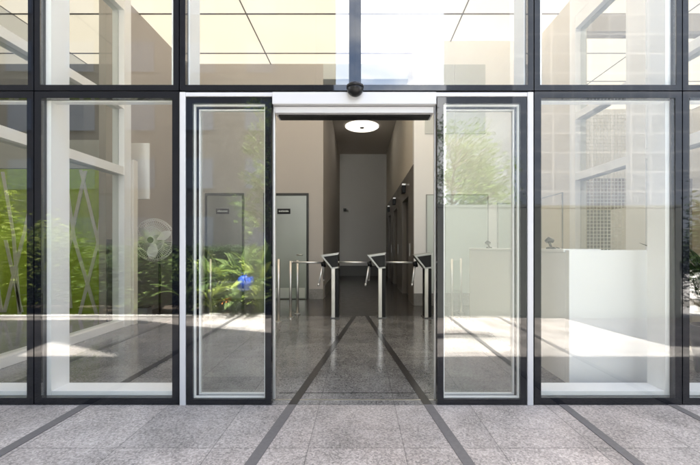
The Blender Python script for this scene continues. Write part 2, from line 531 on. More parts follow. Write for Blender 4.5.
def steel_door(xa, xb, parent, hinge):
    y = YB
    d = MB()
    d.box(xa, xb, y - 0.03, y - 0.004, 0.01, 2.38)
    o = d.build('steel_door', M['steeldoor'], parent)
    f = MB()
    f.box(xa - 0.05, xa - 0.003, y - 0.04, y - 0.002, 0, 2.44)
    f.box(xb + 0.003, xb + 0.05, y - 0.04, y - 0.002, 0, 2.44)
    f.box(xa - 0.003, xb + 0.003, y - 0.04, y - 0.002, 2.383, 2.44)
    f.build('door_frame', M['darkframe'], o)
    cx = xa + (xb - xa) * 0.45
    sg = box('sign_plate', M['black'], cx - 0.15, cx + 0.15, y - 0.045, y - 0.031, 1.96, 2.08, o)
    rnd = random.Random(int(xa * 100))
    tx = MB()
    u = cx - 0.115
    while u < cx + 0.11:
        ww = rnd.uniform(0.012, 0.022)
        tx.box(u, u + ww, y - 0.047, y - 0.0445, 2.005, 2.035 + rnd.uniform(0, 0.01))
        u += ww + 0.006
    tx.build('sign_lettering', M['palegrey'], o)
    box('kick_plate', M['steel'], xa + 0.03, xb - 0.03, y - 0.034, y - 0.031, 0.03, 0.26, o)
    hx = xb - 0.09 if hinge < 0 else xa + 0.09
    MB().tube([(hx, y - 0.03, 1.02), (hx, y - 0.08, 1.02), (hx - 0.12 * (1 if hinge < 0 else -1), y - 0.08, 1.02)], 0.011, 8).build('handle', M['steel'], o, smooth=True)


steel_door(-3.52, -2.72, w, 1)
steel_door(X(266, 3.04), X(306.5, 3.04), w, -1)

w = thing('corridor_wall', 'beige left wall of the deep corridor', 'wall', (CX0, 9, 0))
box('wall', M['beige'], CX0 - 0.2, CX0, YB + 0.25, YE, 0, 5.2, w)
box('skirting', M['clad'], CX0, CX0 + 0.015, YB + 0.26, YE, 0, 0.3, w)

w = thing('end_wall', 'plain pale grey end wall of the corridor', 'wall', (0, YE, 0))
box('wall', M['greywall'], CX0 - 0.2, 1.5, YE, YE + 0.2, 0, 5.3, w)
box('skirting', M['darkgrey'], CX0, CX1, YE - 0.02, YE, 0, 0.42, w)

struct(MB().box(CX0 - 0.2, 1.5, YB + 0.25, YE, 5.08, 5.2).build('corridor_ceiling', M['corrceil']))
tag(box('corridor_header', M['palegrey'], CX0, CX1 + 0.002, YB, YB + 0.248, 5.08, ZC), 'pale header panel above the corridor mouth under the light ceiling', 'wall')

w = thing('white_wall', 'white wall with pale doors right of the corridor', 'wall', (2.3, YR, 0))
box('wall', M['whitewall'], CX1, 3.6, YR, YR + 0.2, 0, ZC, w)
box('skirting', M['skirt'], CX1 - 0.002, 3.58, YR - 0.02, YR - 0.002, 0, 0.25, w)
def pale_door(x0, x1, ztop, zb, parent, halves):
    o = thing_part = MB().box(x0, x1, YR - 0.025, YR - 0.004, zb, ztop).build('pale_door', M['pale_door'], parent)
    f = MB()
    f.box(x0 - 0.022, x0 - 0.002, YR - 0.028, YR - 0.003, zb, ztop + 0.02)
    f.box(x1 + 0.002, x1 + 0.022, YR - 0.028, YR - 0.003, zb, ztop + 0.02)
    f.box(x0 - 0.002, x1 + 0.002, YR - 0.028, YR - 0.003, ztop + 0.002, ztop + 0.02)
    if halves:
        xm = x0 + (x1 - x0) * 0.3
        f.box(xm - 0.006, xm + 0.006, YR - 0.029, YR - 0.0245, zb, ztop)
    f.build('door_frame', M['outline'], o)
    return o


pale_door(X(427, 2.7), X(487, 2.7), Z(195.5, 2.7), 0.26, w, True)
pale_door(X(498, 2.7), X(517, 2.7), Z(204, 2.7), 0.26, w, False)
hp = MB(); hp.box(X(425, 2.7), X(454, 2.7) - 0.008, YR - 0.02, YR - 0.003, Z(134, 2.7), Z(65, 2.7))
hp.box(X(454, 2.7) + 0.008, X(485, 2.7), YR - 0.02, YR - 0.003, Z(134, 2.7), Z(65, 2.7))
hp.build('wall_hatch', M['palegrey'], w)

# right corridor wall with lifts
w = thing('lift_wall', 'right corridor wall with brown-grey lift cladding below cream plaster', 'wall', (CX1, 8, 0))
Y0 = YR + 0.2
box('plaster', M['cream'], CX1, CX1 + 0.2, Y0, YE, 2.92, 5.2, w)
lifts = [(5.55, 6.75), (8.05, 9.2), (10.3, 11.4)]
cl = MB(); y = YR + 0.001
cl.box(CX1 - 0.012, CX1 - 0.001, YR + 0.01, Y0, 0, 2.9)
yy = Y0
for a, b in lifts:
    cl.box(CX1 - 0.012, CX1 + 0.19, yy, a, 0, 2.9)
    cl.box(CX1 - 0.012, CX1 + 0.19, a, b, 2.36, 2.9)
    yy = b
cl.box(CX1 - 0.012, CX1 + 0.19, yy, YE, 0, 2.9)
cl.build('cladding', M['clad'], w)
names = ['nearest lift', 'middle lift', 'farthest lift']
for (a, b), nm in zip(lifts, names):
    t = thing('lift_entrance', 'dark recessed door of the %s in the corridor wall' % nm, 'lift door', (CX1 + 0.1, (a + b) / 2, 0), 'lift doors along the corridor')
    m = (a + b) / 2
    for ya, yb in ((a + 0.004, m - 0.003), (m + 0.003, b - 0.004)):
        box('door_leaf', M['darkgrey'], CX1 + 0.10, CX1 + 0.13, ya, yb, 0.005, 2.35, t)
    cb = box('call_panel', M['silver'], CX1 - 0.02, CX1 - 0.0125, a - 0.28, a - 0.16, 1.0, 1.28, t)
    cb.name = 'call_panel'
    lp = MB(); lp.box(CX1 - 0.10, CX1 - 0.0135, m - 0.12, m + 0.12, 2.50, 2.68)
    l = lp.build('indicator_lamp', M['black'], t, bevel=0.01)
    box('lamp_cap', M['silver'], CX1 - 0.10, CX1 - 0.0135, m - 0.12, m + 0.12, 2.683, 2.72, l)

# round ceiling lamp
lr = 4.22
lx, ly, lz = X(362, lr), D * (lr - 1), 5.08
t = thing('ceiling_lamp', 'round white flush ceiling lamp glowing in the corridor ceiling', 'ceiling lamp', (lx, ly, lz))
MB().lathe([(0.50, -0.05), (0.535, -0.03), (0.535, -0.001)], (lx, ly, lz), 48).build('lamp_shade', M['lamp'], t, smooth=True)
MB().lathe([(0.06, -0.075), (0.075, -0.052)], (lx, ly, lz), 20).build('centre_cap', M['darkgrey'], t)
q = at(345, 210, 5.5)
wd = thing('wall_sensor', 'small black sensor on the grey end wall', 'sensor', (q.x, YE, q.z))
MB().box(q.x - 0.06, q.x + 0.06, YE - 0.09, YE - 0.001, q.z - 0.06, q.z + 0.06).build('housing', M['black'], wd, bevel=0.01)
MB().tube([(q.x + 0.06, YE - 0.05, q.z - 0.02), (q.x + 0.14, YE - 0.1, q.z - 0.05)], 0.02, 8).build('lens', M['silver'], wd)

# left and right solid side walls of the lobby
w = thing('left_side_wall', 'beige side wall behind the pedestal fan', 'wall', (-4.0, 4.4, 0))
box('wall', M['beige'], -4.11, -4.0, 3.0, YB - 0.001, 0, ZC, w)
box('dark_wainscot', M['darkgrey'], -3.998, -3.975, 3.01, YB - 0.03, 0.0, 1.32, w)
w = thing('right_side_wall', 'cream side wall with a flush door beside the reception desk', 'wall', (3.6, 4, 0))
RYP = D * (2.14 - 1)
box('wall', M['cream'], 3.602, 3.8, RYP + 0.18, YR + 0.2, 0, ZC, w)
o = box('flush_door', M['cream'], 3.58, 3.601, 3.75, 4.45, 0.01, 2.15, w)
fr = MB(); fr.box(3.585, 3.6015, 3.73, 3.748, 0.01, 2.17); fr.box(3.585, 3.6015, 4.452, 4.47, 0.01, 2.17); fr.box(3.585, 3.6015, 3.748, 4.452, 2.152, 2.17)
fr.build('door_frame', M['outline'], o)

# ------------------------------------------------------------------ side glazed partitions
def side_partition(sx, xf, xb, posts, ytop, zt, name, label):
    """sx: -1 left, 1 right; lobby-side face at xf, far face xb"""
    t = thing(name, label, 'glass partition', (xf, 1.5, 0))
    a, b = min(xf, xb), max(xf, xb)
    for y0, y1 in posts:
        box('post', M['white'], a, b, y0, y1, 0, zt, t)
    ys = sorted(posts)
    for (p0, p1), (q0, q1) in zip(ys, ys[1:]):
        for z0, z1, nm in ((0.002, 0.10, 'sill'), (2.28, 2.40, 'transom'), (3.27, 3.38, 'transom'), (zt - 0.2, zt, 'transom')):
            box(nm, M['white'], a + 0.004, b - 0.004, p1, q0, z0, z1, t)
        for z0, z1 in ((0.10, 2.28), (2.40, 3.27), (3.38, zt - 0.2)):
            xm = (a + b) / 2
            box('glass_pane', M['side_glass'], xm - 0.005, xm + 0.005, p1, q0, z0, z1, t)
    box('header', M['white'], a + 0.002, b - 0.002, ys[0][0], ys[-1][1], zt, ZC, t)
    return t


side_partition(-1, -3.53, -3.71, [(0.26, 0.36), (2.72, 2.88)], 0, 4.95, 'glass_partition', 'white-framed glass side wall in front of the green wall')
side_partition(1, 3.50, 3.68, [(0.26, 0.36), (1.72, 2.05), (RYP, RYP + 0.16)], 0, 4.95, 'glass_partition', 'white-framed glass side wall behind the white reception desk')

# column strip and box beside the left partition
tag(box('column', M['cream'], -3.64, -3.50, 2.90, 3.0, 0, 2.55), 'slim cream column at the end of the left glass side wall', 'column')
c = thing('floor_box', 'dark grey metal box at the foot of the cream column', 'box', (-3.44, 3.05, 0))
MB().box(-3.56, -3.36, 3.02, 3.16, 0, 0.24).build('case', M['darkgrey'], c, bevel=0.006)
MB().box(-3.57, -3.35, 3.01, 3.17, 0.24, 0.255).build('lid', M['black'], c)
p0, p1 = at(130, 199, 2.18), at(149, 143, 2.18)
t = thing('reflection_board', 'white board put in for a pale reflection beside the pedestal fan', 'panel', ((p0.x + p1.x) / 2, p0.y, p0.z))
MB().box(-4.0, p1.x, p0.y, p0.y + 0.03, p0.z, p1.z).build('board', M['whitewall'], t, bevel=0.004)  # white board takes the place of a pale reflected rectangle

# ------------------------------------------------------------------ left room: green wall
gr = 2.26
gy = D * (gr - 1)
t = thing('green_wall', 'moss green wall panel crossed by pale slanting bands', 'feature wall', (-6, gy, 0))
box('green_panel', M['green'], -9.5, X(101.3, gr), gy, gy + 0.06, 0.03, 2.54, t)
box('upper_panel', M['palegrey'], -9.5, X(101.3, gr), gy + 0.004, gy + 0.06, 2.552, 3.04, t)
box('plinth', M['darkgrey'], -9.5, X(101.3, gr), gy + 0.006, gy + 0.06, 0, 0.03, t)


def band(pa, pb, wpx=3.2):
    a, b = at(pa[0], pa[1], gr), at(pb[0], pb[1], gr)
    hw = wpx * K * gr / 2
    MB().prism([(a.x - hw, a.z), (b.x - hw, b.z), (b.x + hw, b.z), (a.x + hw, a.z)], gy - 0.012 - 0.004 * band.k, gy - 0.001).build('pale_band', M['band'], t, fix=True)
    band.k = (band.k + 1) % 3


band.k = 0
for a, b in [((81, 170), (98, 240)), ((98, 240), (116, 314)), ((86, 171), (71, 240)), ((71, 240), (56, 314)), ((62, 176), (71, 308)),
             ((75, 240), (97, 314)), ((99, 240), (80, 314)), ((66, 180), (75, 240)), ((104, 190), (99, 240)),
             ((3, 172), (14, 235)), ((14, 235), (20, 314)), ((24, 236), (5, 312)), ((38, 172), (24, 236)), ((6, 240), (22, 312)),
             ((-20, 172), (2, 312)), ((-2, 172), (-24, 312)), ((-50, 172), (-30, 312)), ((-36, 172), (-58, 312)), ((30, 236), (44, 314)), ((52, 180), (36, 300))]:
    band(a, b)
tag(box('left_room_wall', M['beige'], -10.2, -10, 0.3, YB + 0.25, 0, ZC), 'beige outer wall of the room left of the lobby', 'wall')

# ------------------------------------------------------------------ right room
ry = 8.5
w = thing('right_room_wall', 'far wall of the right room, pale above and beige below', 'wall', (7, ry, 0))
box('upper_wall', M['whitewall'], 3.8, 12, ry, ry + 0.2, 3.3, ZC, w)
box('lower_wall', M['lowwall'], 3.8, 12, ry + 0.01, ry + 0.2, 0, 3.3, w)
tag(box('room_side_wall', M['cream'], 10.2, 10.4, 0.3, ry + 0.2, 0, ZC), 'cream outer wall of the right room', 'wall')
tag(box('ceiling_beam', M['beige'], 3.85, 10.1, 3.86, 4.1, 5.1, ZC - 0.005), 'beige beam below the light ceiling of the right room', 'beam')
p0, p1 = at(590, 250, 4.0), at(613, 212, 4.0)
t = thing('dark_window', 'dark framed window low in the beige far wall', 'window', ((p0.x + p1.x) / 2, ry, p0.z))
box('pane', M['bld_glass'], p0.x, p1.x, ry - 0.02, ry, 0.9, p1.z, t)
f = MB(); frame_ring(f, p0.x - 0.06, p1.x + 0.06, 0.84, p1.z + 0.06, 0.058, ry - 0.05, ry - 0.002); f.build('frame', M['darkframe'], t)
p0, p1 = at(622, 250, 3.6), at(645, 208, 3.6)
t = thing('white_cabinet', 'tall white cabinet right of the dark window', 'cabinet', ((p0.x + p1.x) / 2, p0.y, 0))
MB().box(p0.x, p1.x, p0.y, p0.y + 0.45, 0.08, p1.z).build('carcass', M['whitewall'], t, bevel=0.005)
MB().box(p0.x + 0.03, p1.x - 0.03, p0.y + 0.03, p0.y + 0.42, 0, 0.08).build('plinth', M['darkgrey'], t)
# white bars built in place of a grid reflection in the side glass
sr = 3.0
p0, p1 = at(576, 256, sr), at(646, 112, sr)
t = thing('mirrored_grid', 'white grid standing in for a reflected one in front of the dark window', 'screen', ((p0.x + p1.x) / 2, p0.y, p0.z))
gm = MB(); s = 0.08; x = p0.x
while x <= p1.x:
    gm.box(x - 0.006, x + 0.006, p0.y, p0.y + 0.01, 0.0, p1.z); x += s
zz = 0.05
while zz <= p1.z:
    gm.box(p0.x, p1.x, p0.y - 0.011, p0.y - 0.001, zz - 0.006, zz + 0.006); zz += s
gm.build('grid_bars', M['white'], t)

# ================================================================== GLASS FRONT
ZJ = 1.2 + 156 * K          # joint between the two rows
ZTOP = 5.2
J = [X(-112), X(34), X(179.3), X(355), X(534), X(682.3), X(828)]
front = thing('glass_facade', 'two-storey structural glass front with black pane borders and white inner frame', 'facade', (0, 0, 0))
FW = 0.05


RT = random.Random(4)


def pane(x0, x1, z0, z1, w=FW, nm='glass_panel'):
    p = bpy.data.objects.new(nm, None); COL.objects.link(p); p.parent = front
    p.location = ((x0 + x1) / 2, 0, z0)
    p.empty_display_size = 0.1
    gg = 0.004
    x0 += gg; x1 -= gg; z0 += gg; z1 -= gg
    gp = box('glass_pane', M['glass'], x0 + w, x1 - w, 0.0, 0.024, z0 + w, z1 - w, p)
    gp.rotation_euler = (R(RT.uniform(-.12, .12)), 0, R(RT.uniform(-.2, .2)))
    mb = MB(); frame_ring(mb, x0, x1, z0, z1, w, -0.001, 0.05); mb.build('black_border', M['frit'], p)
    return p


for xa, xb in ((J[0], J[1]), (J[1], J[2]), (J[4], J[5]), (J[5], J[6])):
    pane(xa, xb, 0.0, ZJ)
for xa, xb in zip(J, J[1:]):
    pane(xa, xb, ZJ, ZTOP, 0.042)
# rubber joint behind the gaps and white inner frame
MW, MD = 0.085, 0.18
for i, x in enumerate(J):
    hz = ZTOP
    z0 = 0.0 if i != 3 else ZJ + 0.05
    if i == 3:
        box('slim_mullion', M['frit'], x - 0.02, x + 0.02, 0.052, 0.10, ZJ + 0.02, ZTOP, front)
        continue
    xl, xr = x - MW, x + MW
    if i == 2:
        box('mullion', M['white'], x - 0.04, x + 0.035, 0.054, 0.054 + 0.10, 0, ZJ - 0.02, front)
        box('mullion', M['white'], xl, xr - 0.03, 0.054, 0.054 + MD, ZJ + 0.02, ZTOP, front)
    elif i == 4:
        box('mullion', M['white'], x - 0.035, x + 0.04, 0.054, 0.054 + 0.10, 0, ZJ - 0.02, front)
        box('mullion', M['white'], xl + 0.03, xr, 0.054, 0.054 + MD, ZJ + 0.02, ZTOP, front)
    else:
        box('mullion', M['white'], xl, xr, 0.054, 0.054 + MD, 0, ZTOP, front)
for a, b, i, j in ((J[0], J[1], 0, 1), (J[1], J[2], 1, 2), (J[4], J[5], 4, 5), (J[5], J[6], 5, 6)):
    xa = a + (0.042 if i == 4 else MW + 0.001); xb = b - (0.042 if j == 2 else MW + 0.001)
    box('sill', M['white'], xa, xb, 0.056, 0.054 + MD - 0.002, 0.002, 0.085, front, bevel=0.003)
    box('transom', M['white'], xa, xb, 0.056, 0.11, ZJ - 0.062, ZJ - 0.02, front)
box('transom', M['white'], J[2] + 0.06, J[4] - 0.06, 0.056, 0.10, ZJ + 0.004, ZJ + 0.03, front)
tag(box('parapet', M['greywall'], -14, 14, 0.0, 0.28, ZTOP + 0.002, ROOFZ - 0.252), 'plain grey parapet above the glass front', 'wall')
# building walls left and right of the glazed bays
tag(box('flank_wall', M['cream'], -14, J[0] - 0.005, 0, 0.25, 0, ZTOP), 'cream outer wall left of the glass front', 'wall')
tag(box('flank_wall', M['cream'], J[6] + 0.005, 14, 0, 0.25, 0, ZTOP), 'cream outer wall right of the glass front', 'wall')

# ------------------------------------------------------------------ automatic door
DX0, DX1 = X(180.2), X(532.8)
CXD = (DX0 + DX1) / 2
ZD = Z(97)
t = thing('door_frame', 'white aluminium frame round the automatic sliding doors', 'door frame', (CXD, 0, 0))
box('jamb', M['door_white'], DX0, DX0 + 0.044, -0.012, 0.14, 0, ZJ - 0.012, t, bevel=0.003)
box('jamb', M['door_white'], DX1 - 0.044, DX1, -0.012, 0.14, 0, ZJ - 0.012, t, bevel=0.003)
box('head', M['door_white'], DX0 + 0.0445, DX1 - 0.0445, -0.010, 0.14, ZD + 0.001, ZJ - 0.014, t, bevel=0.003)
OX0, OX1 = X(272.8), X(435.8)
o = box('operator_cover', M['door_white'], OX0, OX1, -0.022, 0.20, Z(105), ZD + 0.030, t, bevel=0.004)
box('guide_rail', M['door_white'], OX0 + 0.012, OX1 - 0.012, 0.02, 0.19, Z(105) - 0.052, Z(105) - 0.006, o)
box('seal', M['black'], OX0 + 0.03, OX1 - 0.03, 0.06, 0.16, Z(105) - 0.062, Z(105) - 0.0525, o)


struct(MB().box(OX0, OX1, 0.084, 0.098, 0.0005, 0.003).build('door_track', M['steel']))
struct(MB().box(OX0, OX1, 0.225, 0.231, 0.0005, 0.0025).build('floor_joint', M['stripe_in']))


def sidelight(xa, xb, side, label):
    t = thing('fixed_sidelight', label, 'glass panel', ((xa + xb) / 2, 0, 0), 'fixed side panels of the entrance')
    z1 = ZD - 0.002
    w = 0.048
    mb = MB(); frame_ring(mb, xa, xb, 0.004, z1, w, -0.004, 0.045, wt=0.048, wb=0.042)
    mb.build('black_frame', M['frit'], t)
    mb = MB(); frame_ring(mb, xa + w + 0.001, xb - w - 0.001, 0.047, z1 - 0.049, 0.010, 0.018, 0.040)
    mb.build('white_bead', M['white'], t)
    box('glass_pane', M['glass'], xa + w, xb - w, -0.003, 0.012, 0.046, z1 - 0.048, t)


def leaf(xa, xb, lead, label):
    t = thing('sliding_door', label, 'sliding door', ((xa + xb) / 2, 0.09, 0), 'automatic sliding door leaves')
    y0, y1 = 0.075, 0.105
    z0, z1 = 0.012, ZD - 0.03
    w = 0.034
    mb = MB(); frame_ring(mb, xa, xb, z0, z1, w, y0, y1); mb.build('black_frame', M['frit'], t)
    mb = MB(); frame_ring(mb, xa + w + 0.001, xb - w - 0.001, z0 + w + 0.001, z1 - w - 0.001, 0.012, y0 + 0.002, y1 - 0.002)
    mb.build('white_bead', M['white'], t)
    box('glass_pane', M['glass'], xa + w + 0.013, xb - w - 0.013, 0.083, 0.093, z0 + w + 0.013, z1 - w - 0.013, t)
    xl = xb + 0.001 if lead > 0 else xa - 0.019
    box('edge_profile', M['silver'], xl, xl + 0.018, y0 - 0.002, y1 + 0.002, z0, z1, t, bevel=0.002)


sidelight(X(186.3), X(271.5), -1, 'black-framed fixed glass panel left of the open doorway')
sidelight(X(437.2), X(526.5), 1, 'black-framed fixed glass panel right of the open doorway')
leaf(X(190), X(270.2), 1, 'sliding glass door leaf parked behind the left fixed panel')
leaf(X(438.8), X(523), -1, 'sliding glass door leaf parked behind the right fixed panel')

t = thing('dome_camera', 'black dome camera on the joint above the doorway', 'camera', (X(355.2), -0.05, Z(92)))
cx, cz = X(355.2), Z(92)
prof = [(0.0005, -0.062)] + [(0.062 * math.cos(R(a)), 0.062 * math.sin(R(a))) for a in range(-80, 1, 10)]
MB().lathe(prof, (cx, -0.068, cz), 24).build('dome', M['black'], t, smooth=True)
MB().lathe([(0.064, 0.0), (0.064, 0.016), (0.045, 0.03), (0.001, 0.034)], (cx, -0.068, cz), 24).build('housing', M['black'], t, smooth=True)
box('bracket', M['darkgrey'], cx - 0.02, cx + 0.02, -0.03, -0.001, cz + 0.0, cz + 0.03, t)

# ================================================================== OBJECTS IN THE LOBBY
TR = 2.21
TY = D * (TR - 1)
S = K * TR


def turnstile(pxleg, label, full):
    bx = X(pxleg, TR)
    t = thing('turnstile', label, 'turnstile', (bx, TY, 0), 'tripod turnstiles')
    zt = Z(252.5, TR)
    L = 0.30
    A = [(bx - 11 * S, zt - 2.6 * S), (bx + 7.6 * S, zt), (bx + 7.6 * S, zt - 15.5 * S), (bx + 0.2 * S, zt - 16.6 * S)]
    # black case slightly inset, bright rim proud of it
    A = [A[0], A[3], A[2], A[1]]
    c = Vector((sum(p[0] for p in A) / 4 + 2 * S, sum(p[1] for p in A) / 4 - 1.2 * S))
    ins = [tuple(c + (Vector(p) - c) * 0.77) for p in A]
    MB().prism(ins, TY + 0.004, TY + L).build('case', M['black'], t, fix=True)
    rim = MB()
    for i in (3, 0, 1):
        j = (i + 1) % 4
        rim.prism([A[i], A[j], ins[j], ins[i]], TY, TY + L - 0.01)
    rim.build('rim', M['rim'], t, fix=True)
    MB().box(bx, bx + 3.7 * S, TY + 0.01, TY + 0.05, 0.012, zt - 16.2 * S).build('leg', M['steel'], t, bevel=0.004)
    MB().box(bx + 0.3 * S, bx + 7.3 * S, TY + 0.053, TY + 0.25, 0.012, zt - 16.2 * S).build('pedestal', M['black'], t)
    MB().box(bx - 1.0 * S, bx + 8.3 * S, TY - 0.01, TY + 0.27, 0.0, 0.012).build('foot_plate', M['darkgrey'], t)
    # hub and three arms
    h = Vector((bx - 8.6 * S, TY + 0.12, Z(263, TR)))
    hb = MB(); hb.tube([h + Vector((0.035, 0, -0.02)), h + Vector((-0.035, 0, -0.035))], [0.055, 0.045], 14)
    hub = hb.build('hub', M['black'], t, smooth=True)
    r = 0.017
    arms = [(-0.58, 0.0, 0.01), (-0.075, -0.13, -0.385), (-0.01, 0.2, -0.33)]
    for dx, dy, dz in arms:
        v = Vector((dx, dy, dz))
        MB().tube([h + v * 0.06, h + v * 0.9], r, 10).build('arm', M['silver'], t, smooth=True)
        MB().tube([h + v * 0.9, h + v * 0.95, h + v], [r * 1.02, r * 1.02, r * 0.6], 10).build('arm_tip', M['silver'], t, smooth=True)


turnstile(331.3, 'tripod turnstile nearest the glass railing and the steel doors', True)
turnstile(378.4, 'tripod turnstile in the middle of the doorway', True)
turnstile(424.8, 'tripod turnstile next to the white wall, partly behind the right door', True)


def railing(pa, pb, label, ga=True):
    """two posts and a glass sheet; pa/pb = (px, base py, top py)"""
    ra, rb = 158 / (pa[1] - 247), 158 / (pb[1] - 247)
    a, b = at(pa[0], pa[1], ra), at(pb[0], pb[1], rb)
    ht = Z(pa[2], ra)
    t = thing('glass_railing', label, 'railing', ((a.x + b.x) / 2, (a.y + b.y) / 2, 0), 'glass railings beside the turnstiles')
    for q in (a, b):
        po = MB().tube([(q.x, q.y, 0), (q.x, q.y, ht)], 0.022, 12).build('post', M['steel'], t, smooth=True)
        MB().lathe([(0.055, 0), (0.055, 0.012), (0.03, 0.016)], (q.x, q.y, 0), 16).build('base_flange', M['steel'], po)
    d = (b - a); d.z = 0; L = d.length; d.normalize(); n = Vector((-d.y, d.x, 0)) * 0.005
    p, q = a + d * 0.03, b - d * 0.03
    mb = MB(); mb.slab([(p.x - n.x, p.y - n.y), (q.x - n.x, q.y - n.y), (q.x + n.x, q.y + n.y), (p.x + n.x, p.y + n.y)], 0.08, ht - 0.03)
    mb.build('glass_sheet', M['rail_glass'], t, fix=True)
    return t


railing((210.5, 322, 259), (278.5, 322, 259), 'long glass railing with steel posts in front of the steel doors')
railing((290.5, 318, 261), (297.5, 314, 261), 'narrow glass railing beside the left turnstile')
railing((452, 317, 259), (461, 313, 259), 'narrow glass railing beside the reception desk')

# ------------------------------------------------------------------ reception desk
dx0, dx1, dy0, dy1 = 1.82, X(650, 1.145), D * 0.145, 3.3
dz = Z(250, 1.145)
t = thing('reception_desk', 'long white reception desk behind the right glass panel', 'reception desk', ((dx0 + dx1) / 2, 1.8, 0))
MB().box(dx0, dx1, dy0, dy0 + 0.06, 0.0, dz).build('end_panel', M['desk'], t, bevel=0.003)
MB().box(dx0, dx0 + 0.06, dy0 + 0.062, dy1, 0.0, dz - 0.022).build('side_panel', M['desk'], t, bevel=0.003)
MB().box(dx0 - 0.015, dx0 + 0.32, dy0 + 0.062, dy1, dz - 0.020, dz + 0.008).build('counter_top', M['desk'], t, bevel=0.004)
MB().box(dx0 + 0.07, dx1 - 0.02, dy0 + 0.07, dy1, 0.70, 0.74).build('work_top', M['palegrey'], t)
MB().box(dx0 + 0.002, dx0 + 0.058, dy1 + 0.001, dy1 + 0.02, 0.0, dz - 0.024).build('rear_panel', M['cream'], t)


box('dark_gap_strip', M['darkgrey'], dx1 + 0.012, dx1 + 0.03, dy0 + 0.01, dy0 + 0.08, 0.02, dz - 0.12, t)  # dark strip put in for the shaded gap beside the desk


def desk_phone(px, r, label):
    x, y = X(px, r), D * (r - 1)
    z = dz + 0.008
    t = thing('desk_microphone', label, 'microphone', (x, y, z), 'black devices on the reception desk')
    MB().lathe([(0.045, 0), (0.045, 0.012), (0.03, 0.02)], (x, y, z), 16).build('base', M['black'], t, smooth=True)
    MB().tube([(x, y, z + 0.018), (x - 0.01, y, z + 0.05), (x - 0.03, y - 0.01, z + 0.075)], 0.012, 8).build('stem', M['black'], t, smooth=True)
    MB().tube([(x + 0.015, y - 0.01, z + 0.075), (x - 0.03, y - 0.01, z + 0.09), (x - 0.055, y - 0.01, z + 0.07)], [0.02, 0.028, 0.018], 10).build('head', M['black'], t, smooth=True)
    return t


desk_phone(489, 1.95, 'small black device on the desk seen through the right door')
t = desk_phone(551, 1.29, 'small black device on the front end of the desk')
x, y = X(551, 1.29), D * 0.29
MB().tube([(x, y, dz + 0.02), (x + 0.06, y + 0.02, dz + 0.02), (x + 0.1, y + 0.03, dz + 0.012)], 0.006, 6).build('cable', M['black'], t)

# ------------------------------------------------------------------ pedestal fan
fr_ = 2.2
fc = at(154.5, 240, fr_)
t = thing('pedestal_fan', 'large round pedestal fan with wire cage beside the side wall', 'fan', (fc.x, fc.y + 0.1, 0))
px, py = fc.x, fc.y + 0.16
MB().lathe([(0.24, 0), (0.24, 0.03), (0.05, 0.06), (0.03, 0.08)], (px, py, 0), 28).build('base', M['black'], t, smooth=True)
MB().tube([(px, py, 0.06), (px, py, fc.z - 0.05)], 0.02, 12).build('pole', M['black'], t, smooth=True)
MB().lathe([(0.05, -0.13), (0.085, -0.10), (0.085, 0.06), (0.05, 0.1)], (px, py, fc.z), 20, 'y').build('motor', M['darkgrey'], t, smooth=True)
cage = MB()
RF = 0.355
for k in range(60):
    a = 2 * math.pi * k / 60
    for sgn in (-1, 1):
        pts = []
        for f, dd in ((0.14, 0.09), (0.6, 0.085), (0.92, 0.05), (1.0, 0.0)):
            pts.append((fc.x + RF * f * math.cos(a), fc.y - 0.02 + sgn * dd, fc.z + RF * f * math.sin(a)))
        cage.tube(pts, 0.0028, 4, caps=False)
for rr, yy in ((RF, 0.0), (RF * 0.92, -0.05), (RF * 0.6, -0.085), (RF * 0.14, -0.09), (RF * 0.92, 0.05)):
    cage.tube([(fc.x + rr * math.cos(a), fc.y - 0.02 + yy, fc.z + rr * math.sin(a)) for a in [2 * math.pi * k / 40 for k in range(41)]], 0.004, 6, caps=False)
cage.build('cage', M['wire'], t, smooth=True)
MB().lathe([(0.05, -0.012), (0.05, 0.0)], (fc.x, fc.y - 0.115, fc.z), 20, 'y').build('badge', M['darkgrey'], t)
for k in range(3):
    a0 = 2 * math.pi * k / 3 + 0.4
    pts = []
    n = 8
    mb = MB()
    for i in range(n):
        f = 0.06 + (RF - 0.1) * i / (n - 1)
        wdt = 0.42 * math.sin(math.pi * (0.25 + 0.7 * i / (n - 1)))
        for sgn in (-1, 1):
            aa = a0 + sgn * wdt
            for th in (0, 0.004):
                mb.v.append((fc.x + f * math.cos(aa), fc.y - 0.02 + sgn * 0.025 + th, fc.z + f * math.sin(aa)))
    for i in range(n - 1):
        b0, b1 = 4 * i, 4 * (i + 1)
        mb.f += [(b0, b0 + 2, b1 + 2, b1), (b0 + 1, b1 + 1, b1 + 3, b0 + 3), (b0, b1, b1 + 1, b0 + 1), (b0 + 2, b0 + 3, b1 + 3, b1 + 2)]
    mb.build('blade', M['wire'], t, fix=True)


# ================================================================== PLANTS
def add_leaf(mb, base, dirv, length, width, droop, n=5, twist=0.0):
    d = Vector(dirv).normalized()
    side = d.cross(Vector((0, 0, 1)))
    if side.length < 0.05: side = Vector((1, 0, 0))
    side.normalize()
    if twist: side = Matrix.Rotation(twist, 3, d) @ side
    p = Vector(base)
    st = length / n
    n0 = len(mb.v)
    for i in range(n + 1):
        f = i / n
        wv = width * (math.sin(math.pi * min(1, f * 0.92 + 0.06)) ** 0.8) * 0.5
        up = side.cross(d) * (wv * 0.35)
        mb.v += [tuple(p - side * wv + up), tuple(p), tuple(p + side * wv + up)]
        d = (d + Vector((0, 0, -droop / n))).normalized()
        p = p + d * st
    for i in range(n):
        a, b = n0 + 3 * i, n0 + 3 * (i + 1)
        mb.f += [(a, a + 1, b + 1, b), (a + 1, a + 2, b + 2, b + 1)]


